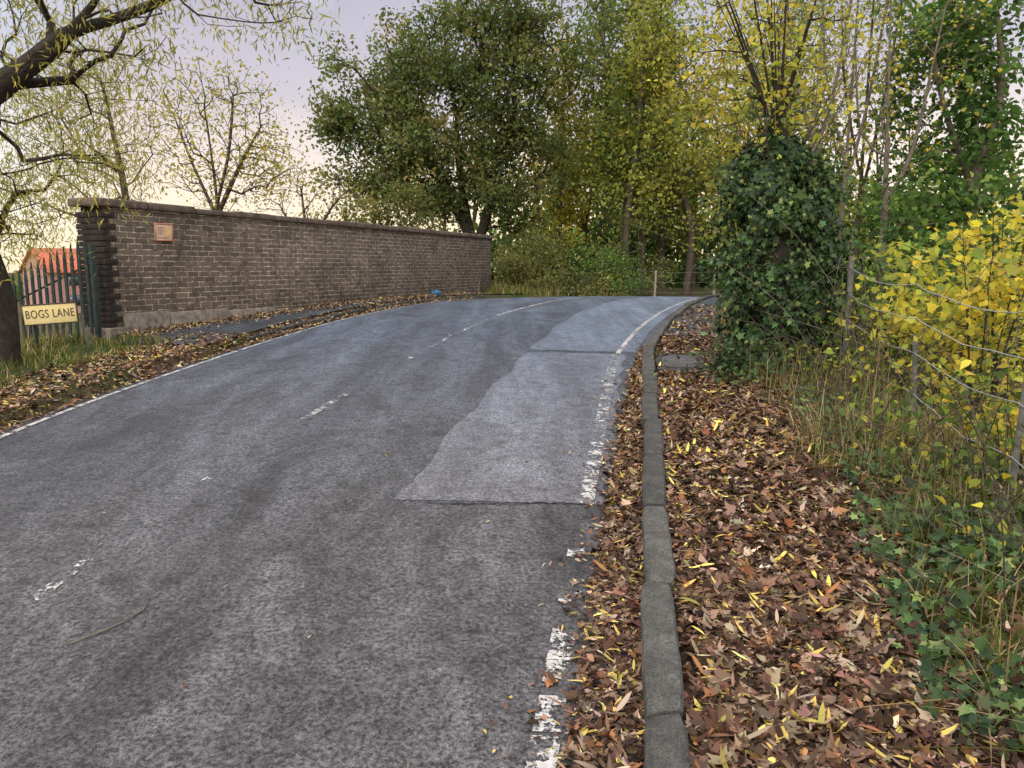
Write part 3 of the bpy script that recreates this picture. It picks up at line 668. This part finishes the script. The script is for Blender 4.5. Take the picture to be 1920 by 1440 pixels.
# ------------------------------------------------------------ TREES
YG=[(.46,.40,.08),(.32,.33,.07),(.58,.44,.08),(.18,.23,.06)]
OL=[(.145,.18,.06),(.21,.225,.08),(.095,.135,.05),(.26,.20,.085),(.09,.15,.052)]
GR=[(.06,.12,.038),(.085,.165,.05),(.13,.22,.06),(.042,.085,.03)]
def wtargets():
    out=[]
    def reg(px0,px1,py0,py1,d0,d1,n):
        for _ in range(n):
            d=rng.uniform(d0,d1); out.append((rng.uniform(px0,px1)*d,d,rng.uniform(py0,py1)*d))
    reg(-.66,-.42,.24,.42,5.8,7.6,130)
    reg(-.44,-.22,.29,.42,6.2,7.4,60)
    reg(-.66,-.48,.10,.25,6.5,8.,85)
    reg(-.68,-.58,.0,.12,7.5,8.5,40)
    return out
WC=[(.34,.33,.09),(.44,.39,.10),(.22,.25,.08)]
tree("willow_tree","large willow leaning over the road with narrow yellow-green leaves","tree",
 [[(-5.47,8.3,-1.6),(-5.47,8.3,-1.0),(-5.48,8.3,-.3),(-5.56,8.1,.4),(-5.4,7.4,.95),(-4.36,6.5,1.25),(-4.1,6.5,1.44),(-3.68,6.5,1.72),(-3.32,6.5,2.05),(-3.05,6.5,2.45),(-2.8,6.6,2.9)],
  [(-5.5,8.2,.1),(-5.2,8.3,.75),(-4.9,8.6,1.15),(-4.5,8.8,1.6)],
  [(-3.5,6.5,1.85),(-3.1,6.7,2.05),(-2.6,6.8,2.3)],
  [(-4.1,6.5,1.44),(-3.7,6.8,1.55)]],
 wtargets(),M_barkd,[dict(T=T_lq,per=22,spread=.15,size=.070,cols=WC,w=(3,2,2),down=1.1)],step=.18,jit=.05,lift=-.08,r_tip=.0028,r_base=.15,expo=.66,minstart=.0,bf=.35)
tree("autumn_tree","slender tree with sparse yellow-green leaves behind the wall","tree",
 [[(-7.9,16,-3.4),(-7.9,16,-.5),(-7.8,16,1.3),(-8.1,16,3.6)]],np.vstack([blob((-8.5,16,2.8),(1.7,1.5,1.9),280,shell=.2),blob((-9.8,16,1.5),(1,1,1.2),60,shell=.2)]),M_bark,
 [dict(T=T_lq,per=16,spread=.25,size=.11,cols=WC,w=(3,2,2),down=1.2)],step=.3,jit=.06,lift=-.1,r_base=.08,expo=.5,r_tip=.005)
tree("autumn_tree","thin half bare tree with scattered yellow leaves behind the wall","tree",
 [[(-7.5,20,-3.8),(-7.5,20,0),(-7.45,20,1.6),(-7.6,20,3.6)],[(-7.45,20,1.2),(-8.1,20.2,2.6),(-8.5,20.2,3.8)],[(-7.45,20,1.3),(-6.8,19.8,2.4),(-6.2,19.8,3.4)],[(-7.45,20,1.6),(-7.1,20,2.8),(-6.9,20,4.2)]],np.vstack([blob((-7.3,20,3.2),(1.9,1.5,2.0),460,shell=.3),blob((-6.1,20,2.6),(1.0,1,1.0),120,shell=.2)]),M_bark,
 [dict(T=T_dia,per=6,spread=.22,size=.075,cols=YG,w=(3,2,1,2))],step=.3,jit=.05,lift=-.15,r_base=.10,expo=.5,r_tip=.006)
tree("bare_tree","low bare twiggy tree showing above the wall coping","tree",
 [[(-6.4,24.5,-4),(-6.4,24.5,.4),(-6.5,24.5,2.3)],[(-6.4,24.5,.4),(-5.6,24.5,1.8),(-5.0,24.5,2.4)],[(-6.4,24.5,.4),(-7.2,24.5,1.9)]],blob((-6.2,24.5,2.0),(1.8,1,1.2),230,shell=.3),M_bark,
 [dict(T=T_dia,per=4,spread=.2,size=.07,cols=YG,w=(1,1,1,1))],step=.3,jit=.06,lift=-.1,r_base=.09,expo=.5,r_tip=.006)
ct=[(-2.3,30,5.2),(-4.9,29.5,4.2),(.3,30,3.8),(-1.8,30,8.2),(.6,30,6.9),(-4.8,30,6.8),(-3.6,29.5,2.9),(-.6,29.3,2.6),(-6.3,29.5,5.0),(-1.0,30,9.3)]
cr=[(3.5,3,3.1),(2.5,2,1.7),(2.0,2.,1.8),(3.2,2,1.7),(2.2,2,2.3),(2.3,1.8,2.0),(2.6,1.6,1.1),(2.2,1.5,1.3),(1.2,1.2,1.),(2.6,2,1.2)]
tg=np.vstack([blob(c,r,k,shell=.3,clump=.17,nc=nc) for c,r,k,nc in zip(ct,cr,(330,150,120,180,150,140,105,90,45,80),(30,18,14,20,18,18,13,12,7,12))])
tree("sycamore_tree","large spreading sycamore with thinning olive and brown autumn crown","tree",
 [[(-1.5,30,-2.0),(-1.5,30,.2),(-1.6,30,1.4),(-1.9,30,3.0),(-2.1,30,5.)],[(-1.5,30,.3),(-.9,30,2.2),(-.5,30,4.4)],[(-1.6,30,1.2),(-2.5,30,3.0),(-3.4,30,4.8)]],
 tg,M_barkd,[dict(T=T_dia,per=34,spread=.33,size=.145,cols=OL,w=(3,1.8,3,1.5,2),cvar=.38)],step=.45,jit=.06,r_base=.34,expo=.52,r_tip=.016)
tree("hawthorn_bush","rounded olive and russet bush rising behind the wall","bush",
 [[(-3.8,27,-1.6),(-3.8,27,0.),(-3.8,27,.8)]],np.vstack([blob((-3.9,27,1.2),(2.4,1.4,1.4),160,shell=.3,clump=.2,nc=16)]),M_bark,
 [dict(T=T_dia,per=36,spread=.24,size=.115,cols=OL+[(.36,.32,.11)],w=(3,2,2,2,1,2.5),cvar=.35)],step=.4,r_base=.1,r_tip=.006)
for (c,r,n,cols,w,lab) in (((1.0,26.3,.0),(1.5,.9,1.2),120,OL+[(.32,.30,.09)],(3,2,2,2,1,1.5),"dense tangled olive green bush at the end of the wall"),
   ((2.9,26.,-.1),(1.3,.8,1.2),120,GR+[(.25,.27,.07)],(2,2,3,1,2),"leafy green bush beside the road bend"),
   ((4.3,28.5,.0),(1.3,.9,1.5),90,OL,(3,2,3,1,1),"brownish twiggy shrub near the field fence"),
   ((.1,25.2,-.3),(.8,.6,.8),70,OL,(3,2,1,3,1),"low russet undergrowth clump beside the wall end"),
   ((1.9,24.7,-.65),(1.3,.5,.5),70,OL,(3,2,1,3,1),"low tangled briar beside the bend"),):
    tree("wild_bush",lab,"bush",[[(c[0],c[1],-1.15),(c[0],c[1],-.6)]],blob(c,r,n,shell=.3,clump=.22,nc=12),M_bark,
     [dict(T=T_dia,per=30,spread=.19,size=.09,cols=cols,w=w,cvar=.4)],step=.3,r_base=.05,r_tip=.006,minstart=.0,bf=.1)
G1=[(.16,.22,.06),(.11,.165,.055),(.25,.28,.07)]; Y1=[(.60,.47,.07),(.48,.42,.08),(.32,.32,.07)]; D1=[(.075,.115,.042),(.105,.15,.052),(.16,.165,.065)]; K1=[(.40,.38,.08),(.28,.31,.07),(.17,.22,.06)]
ash=[(4.3,30,11.5,K1,(2,3,2),2.0,1.3),(5.1,31.5,12,G1,(2,2,2),2.2,1.3),(6.3,33,12.5,D1,(2,2,2),2.6,1.6),(6.9,31,11,K1,(3,2,2),2.0,1.1),(8.0,34.5,12,G1,(2,2,2),2.5,1.5),(9.0,32.5,12,Y1,(2,3,3),2.2,1.2),(3.2,34,11.5,G1,(2,3,2),2.6,1.8),(10.6,35,12,K1,(2,2,2),2.4,1.3),(2.2,33,9.6,Y1,(3,2,1.5),1.5,1.1),(12.6,36,12,D1,(2,2,2),2.4,1.2)]
for i,(x_,y_,h_,cols,w,rr_,dn) in enumerate(ash):
    g=float(ground(x_,y_))-.2; tx=x_+rng.normal(0,.6)
    trk=[[(x_,y_,g),(x_+rng.normal(0,.2),y_,g+3),((x_+tx)/2+rng.normal(0,.3),y_,g+6.),(tx,y_,g+h_*.8)]]
    tg=np.vstack([blob((tx,y_,h_*.60),(rr_,rr_,h_*.44),int(105*dn),shell=.25,clump=.17,nc=22),blob((x_,y_,h_*.26),(rr_*.9,rr_*.7,h_*.2),int(30*dn),shell=.2)])
    tree("ash_tree","tall slender trunk with airy yellow-green autumn crown","tree",trk,tg,M_bark,
     [dict(T=T_dia,per=31,spread=.33,size=.15,cols=cols,w=w,cvar=.28)],step=.6,jit=.05,lift=-.15,r_base=.15,expo=.5,r_tip=.011,group="tall autumn trees beyond the bend",minstart=.25)
pts=[]
for c,r,k in (((5,44,0.4),(9,3,3.2),540),((8,46,5.5),(7,3,3.6),190),((16,40,1.5),(5,4,4.),300),((24,36,1.5),(7,5,4.5),260)):
    pts.append(blob(c,r,k,shell=.1,clump=.13,nc=60))
pts=np.vstack(pts)
mobj("distant_woodland",merge("dw",[leaf_cloud(T_dia,pts,16,.65,.35,D1+GR+K1[:2],(4,4,2,2,2,1,2,.7,.7),cvar=.35)]),M_leaf,kind="stuff")
P=[]
for i in range(40):
    x_=rng.uniform(-4,22);y_=rng.uniform(38,48); P.append(smooth_tube([(x_,y_,-3),(x_+rng.normal(0,.4),y_,2),(x_+rng.normal(0,1.),y_,8)],[.13,.09,.03],5,2))
V,F=cat(P); mobj("distant_woodland",raw_mesh("dwt",V,F),M_barkd,kind="stuff")
pts=np.vstack([blob((x_,130+rng.normal(0,8),-3.2),(9,4,rng.uniform(2,4)),40,shell=.1) for x_ in np.arange(-140,-25,9)])
mobj("distant_hedge",merge("dh",[leaf_cloud(T_dia,pts,12,1.2,.8,OL+GR,(3,2,2,1,1,2,2,1,1),cvar=.3)]),M_leaf,kind="stuff")
pts=np.vstack([blob((x_,150,-1),(12,6,8),50,shell=.1) for x_ in np.arange(-10,200,14)])
mobj("distant_woodland",merge("dh2",[leaf_cloud(T_dia,pts,14,1.8,1.2,OL+GR,(3,2,2,1,1,2,2,1,1),cvar=.3)]),M_leaf,kind="stuff")
# --- right hand side
tree("autumn_tree","leafy tree with olive and yellow foliage behind the ivy","tree",
 [[(5.4,16.5,-2.5),(5.4,16.5,1),(5.3,16.5,3.9)]],np.vstack([blob((5.2,16.5,2.6),(1.6,1.3,2.7),200,shell=.2,clump=.2,nc=20),blob((6.6,17,.4),(1.5,1,1.8),120)]),M_bark,
 [dict(T=T_dia,per=22,spread=.21,size=.095,cols=K1+OL,w=(3,3,3,2,1,2,1,2),cvar=.3)],step=.3,r_base=.09,expo=.5,r_tip=.005)
for (x_,y_,h_,n,lab) in ((4.45,12.,6.6,200,"tall bare grey-barked tree with fine twigs"),(5.3,12.8,6.8,230,"tall bare grey-barked tree with forking limbs"),(4.95,10.6,5.2,140,"thin bare sapling with reaching twigs"),(6.0,13.8,7.4,220,"tall bare dark-twigged tree on the embankment")):
    g=float(ground(x_,y_)); tree("bare_tree",lab,"tree",[[(x_,y_,g-.1),(x_+.05,y_,g+1.8),(x_+rng.normal(0,.15),y_,g+h_*.9)],[(x_+.03,y_,g+2.2),(x_+.4,y_+.1,g+h_*.55),(x_+.65,y_,g+h_*.9)],[(x_+.03,y_,g+2.8),(x_-.3,y_+.1,g+h_*.6),(x_-.5,y_,g+h_*.85)]],
     blob((x_+.1,y_,g+h_*.76),(1.1,.9,h_*.32),n,shell=.3),M_barkl if x_<5.5 else M_bark,[dict(T=T_dia,per=5,spread=.12,size=.055,cols=YG,w=(1,1,1,1))],step=.25,jit=.05,lift=-.3,r_base=.045,expo=.5,r_tip=.0035,minstart=.3)
tree("maple_tree","broad green maple with a pale curving ivy-clad trunk","tree",
 [[(7.5,12.5,-3.5),(7.4,12.5,-.5),(7.2,12.4,1.2),(7.5,12.4,2.6),(7.3,12.4,4.)],[(7.2,12.4,1.2),(6.6,12.3,2.4),(6.2,12.2,3.6)]],
 np.vstack([blob((7.6,12.9,2.9),(1.8,1.4,2.2),250,shell=.25,clump=.15,nc=26),blob((6.5,12.2,2.7),(.9,1,1.3),75,shell=.2,clump=.2,nc=9),blob((8.2,11.5,1),(1.4,1,1),80,clump=.2,nc=10),blob((6.9,12.4,.6),(1.2,1,.9),75,clump=.25,nc=10)]),M_barkl,
 [dict(T=T_o1,per=21,spread=.17,size=.11,cols=GR+[(.20,.26,.07)],w=(3,3,2.4,1.4,1.2),up=.8,cvar=.35)],step=.35,r_base=.13,expo=.5,r_tip=.005)
for c,r,n,cols,w,lab,sz in (((5.1,10.6,-.3),(1.2,1,1.3),140,GR+[(.25,.33,.08)],(1,2,3,1,3),"bright green leafy shrub below the embankment",.075),
    ((6.6,10.2,-.6),(1.5,1.2,1.5),160,GR+[(.30,.33,.08)],(2,2,3,1,2),"dense green shrub below the embankment",.08),
    ((4.6,8.0,-1.0),(.9,.9,1.1),120,GR+OL,(2,2,3,1,1,1,1,1,1),"green undergrowth shrub behind the fence",.065),
    ((3.9,6.0,-1.5),(.7,1.1,.6),90,GR+YG[:2],(2,2,3,1,1,1.5),"low green thicket just behind the fence",.05),
    ((7.2,8.2,-1.4),(1.6,1.2,1.5),150,GR+YG[:2],(3,3,2,2,1,1),"dark green thicket behind the fence",.075)):
    g=float(ground(c[0],c[1])); tree("wild_shrub",lab,"shrub",[[(c[0],c[1],g-.1),(c[0],c[1],g+.6)]],blob(c,r,n,shell=.2,clump=.2,nc=16),M_barkd,
     [dict(T=T_o1,per=22,spread=.13,size=sz,cols=cols,w=w,cvar=.4)],step=.25,r_base=.035,r_tip=.004,minstart=0.,bf=.1)
YL=[(.66,.54,.07),(.52,.49,.09),(.32,.38,.09),(.62,.44,.07),(.18,.26,.07)]
for c,r,n,lab,w in (((3.6,5.9,-.6),(.7,.7,1.05),110,"young field maple with bright yellow leaves behind the fence",(3.5,3,2,1,.8)),
   ((4.15,6.5,-.3),(.65,.6,.9),80,"yellow autumn sapling with slender dark stems",(3,2.5,2.5,1,1)),
   ((3.2,4.7,-1.05),(.4,.6,.5),46,"low yellow sapling leaning against the wire fence",(3,3,2,1,1.5)),
   ((3.6,7.2,-.6),(.45,.5,.8),55,"yellow-green sapling beside the wire fence",(1,2,4,.5,3)),
   ((4.9,7.2,-.2),(.7,.6,.8),80,"golden leaved maple sapling on the embankment",(4,2.5,1.5,1,.6))):
    g=float(ground(c[0],c[1])); st=[]
    for k in range(5):
        dx=rng.normal(0,r[0]*.6); dy=rng.normal(0,.25); x_=c[0]+dx*.3
        st.append([(c[0],c[1],g-.1),(x_,c[1]+dy*.3,g+.5),(c[0]+dx,c[1]+dy,c[2]+r[2]*.8)])
    tree("maple_sapling",lab,"sapling",st,blob(c,r,n,shell=.15,clump=.24,nc=18),M_barkd,
     [dict(T=T_m1,per=11,spread=.11,size=.060,cols=YL,w=w,up=.7,cvar=.2)],step=.15,r_base=.022,r_tip=.0026,minstart=0.,expo=.5,bf=.2)
st=[]
for k in range(14):
    dx=rng.uniform(-1.1,.45); st.append([(bx-.08,by,bz+1.4),(bx-.1+dx*.15,by+rng.normal(0,.08),bz+2.5),(bx-.1+dx,by+rng.normal(0,.3),bz+4.1+rng.normal(0,.3))])
tree("maple_sapling","multi-stemmed sapling with yellow leaves rising out of the ivy","sapling",st,
  np.vstack([blob((bx-.3,by,bz+3.2),(1.0,.6,.95),150,shell=.2),blob((bx-.1,by-.1,bz+2.5),(.45,.4,.4),34)]),M_barkd,
  [dict(T=T_o1,per=7,spread=.12,size=.058,cols=[(.56,.47,.08),(.42,.42,.08),(.22,.28,.07),(.56,.39,.07)],w=(2.5,3,3,1),up=.6)],step=.18,r_base=.06,r_tip=.0035,minstart=0.,expo=.5,jit=.06,bf=.25)

# ------------------------------------------------------------ WORLD
w=bpy.data.worlds.new("World"); S.world=w; w.use_nodes=True; nt=w.node_tree
bgn=nt.nodes["Background"]; out=nt.nodes["World Output"]
sun_el=math.radians(28); sun_az=math.radians(200)
sky=N(nt,"ShaderNodeTexSky",sky_type='NISHITA',sun_disc=False); sky.sun_elevation=sun_el; sky.sun_rotation=sun_az
lk(nt,sky.outputs[0],bgn.inputs[0]); bgn.inputs[1].default_value=.05
tc_=N(nt,"ShaderNodeTexCoord"); sp=N(nt,"ShaderNodeSeparateXYZ"); lk(nt,tc_.outputs["Generated"],sp.inputs[0])
cl=noise(nt,mapped(nt,tc_.outputs["Generated"],(1.,1.,3.2)),2.6,4,.55,.3)
el=mth(nt,'ADD',sp.outputs[2],mth(nt,'MULTIPLY',mth(nt,'SUBTRACT',cl,.5),.18))
grad=ramp(nt,el,[(0.,(.96,.72,.40)),(.06,(.98,.73,.46)),(.12,(.84,.62,.49)),(.20,(.56,.44,.43)),(.30,(.45,.385,.41)),(.45,(1.6,1.52,1.55)),(1.,(2.0,1.92,1.98))])
azm=N(nt,"ShaderNodeMapRange"); azm.inputs[1].default_value=-.42; azm.inputs[2].default_value=-.62; lk(nt,sp.outputs[0],azm.inputs[0])
c2=ramp(nt,el,[(0.,(.95,.85,.64)),(.10,(.80,.79,.76)),(.25,(.56,.60,.69)),(.45,(1.6,1.52,1.55)),(1.,(2.0,1.92,1.98))])
gm=mix(nt,azm.outputs[0],grad,c2)
b2=N(nt,"ShaderNodeBackground"); lk(nt,gm,b2.inputs[0]); b2.inputs[1].default_value=1.
ad=N(nt,"ShaderNodeAddShader"); lk(nt,bgn.outputs[0],ad.inputs[0]); lk(nt,b2.outputs[0],ad.inputs[1]); lk(nt,ad.outputs[0],out.inputs[0])
sl=bpy.data.lights.new("Sun",'SUN'); sl.energy=1.5; sl.angle=math.radians(14); sl.color=(1,.93,.82)
so=bpy.data.objects.new("Sun",sl); C.objects.link(so)
d=Vector((math.sin(sun_az)*math.cos(sun_el),math.cos(sun_az)*math.cos(sun_el),math.sin(sun_el)))
so.rotation_euler=d.to_track_quat('Z','Y').to_euler()
# ------------------------------------------------------------ CAMERA
cd=bpy.data.cameras.new("Camera"); cd.sensor_width=36; cd.lens=27.19; cd.clip_start=.05; cd.clip_end=2000
cam=bpy.data.objects.new("Camera",cd); cam.location=(0,0,0); cam.rotation_euler=(math.radians(90-8.6),0,0); C.objects.link(cam); S.camera=cam
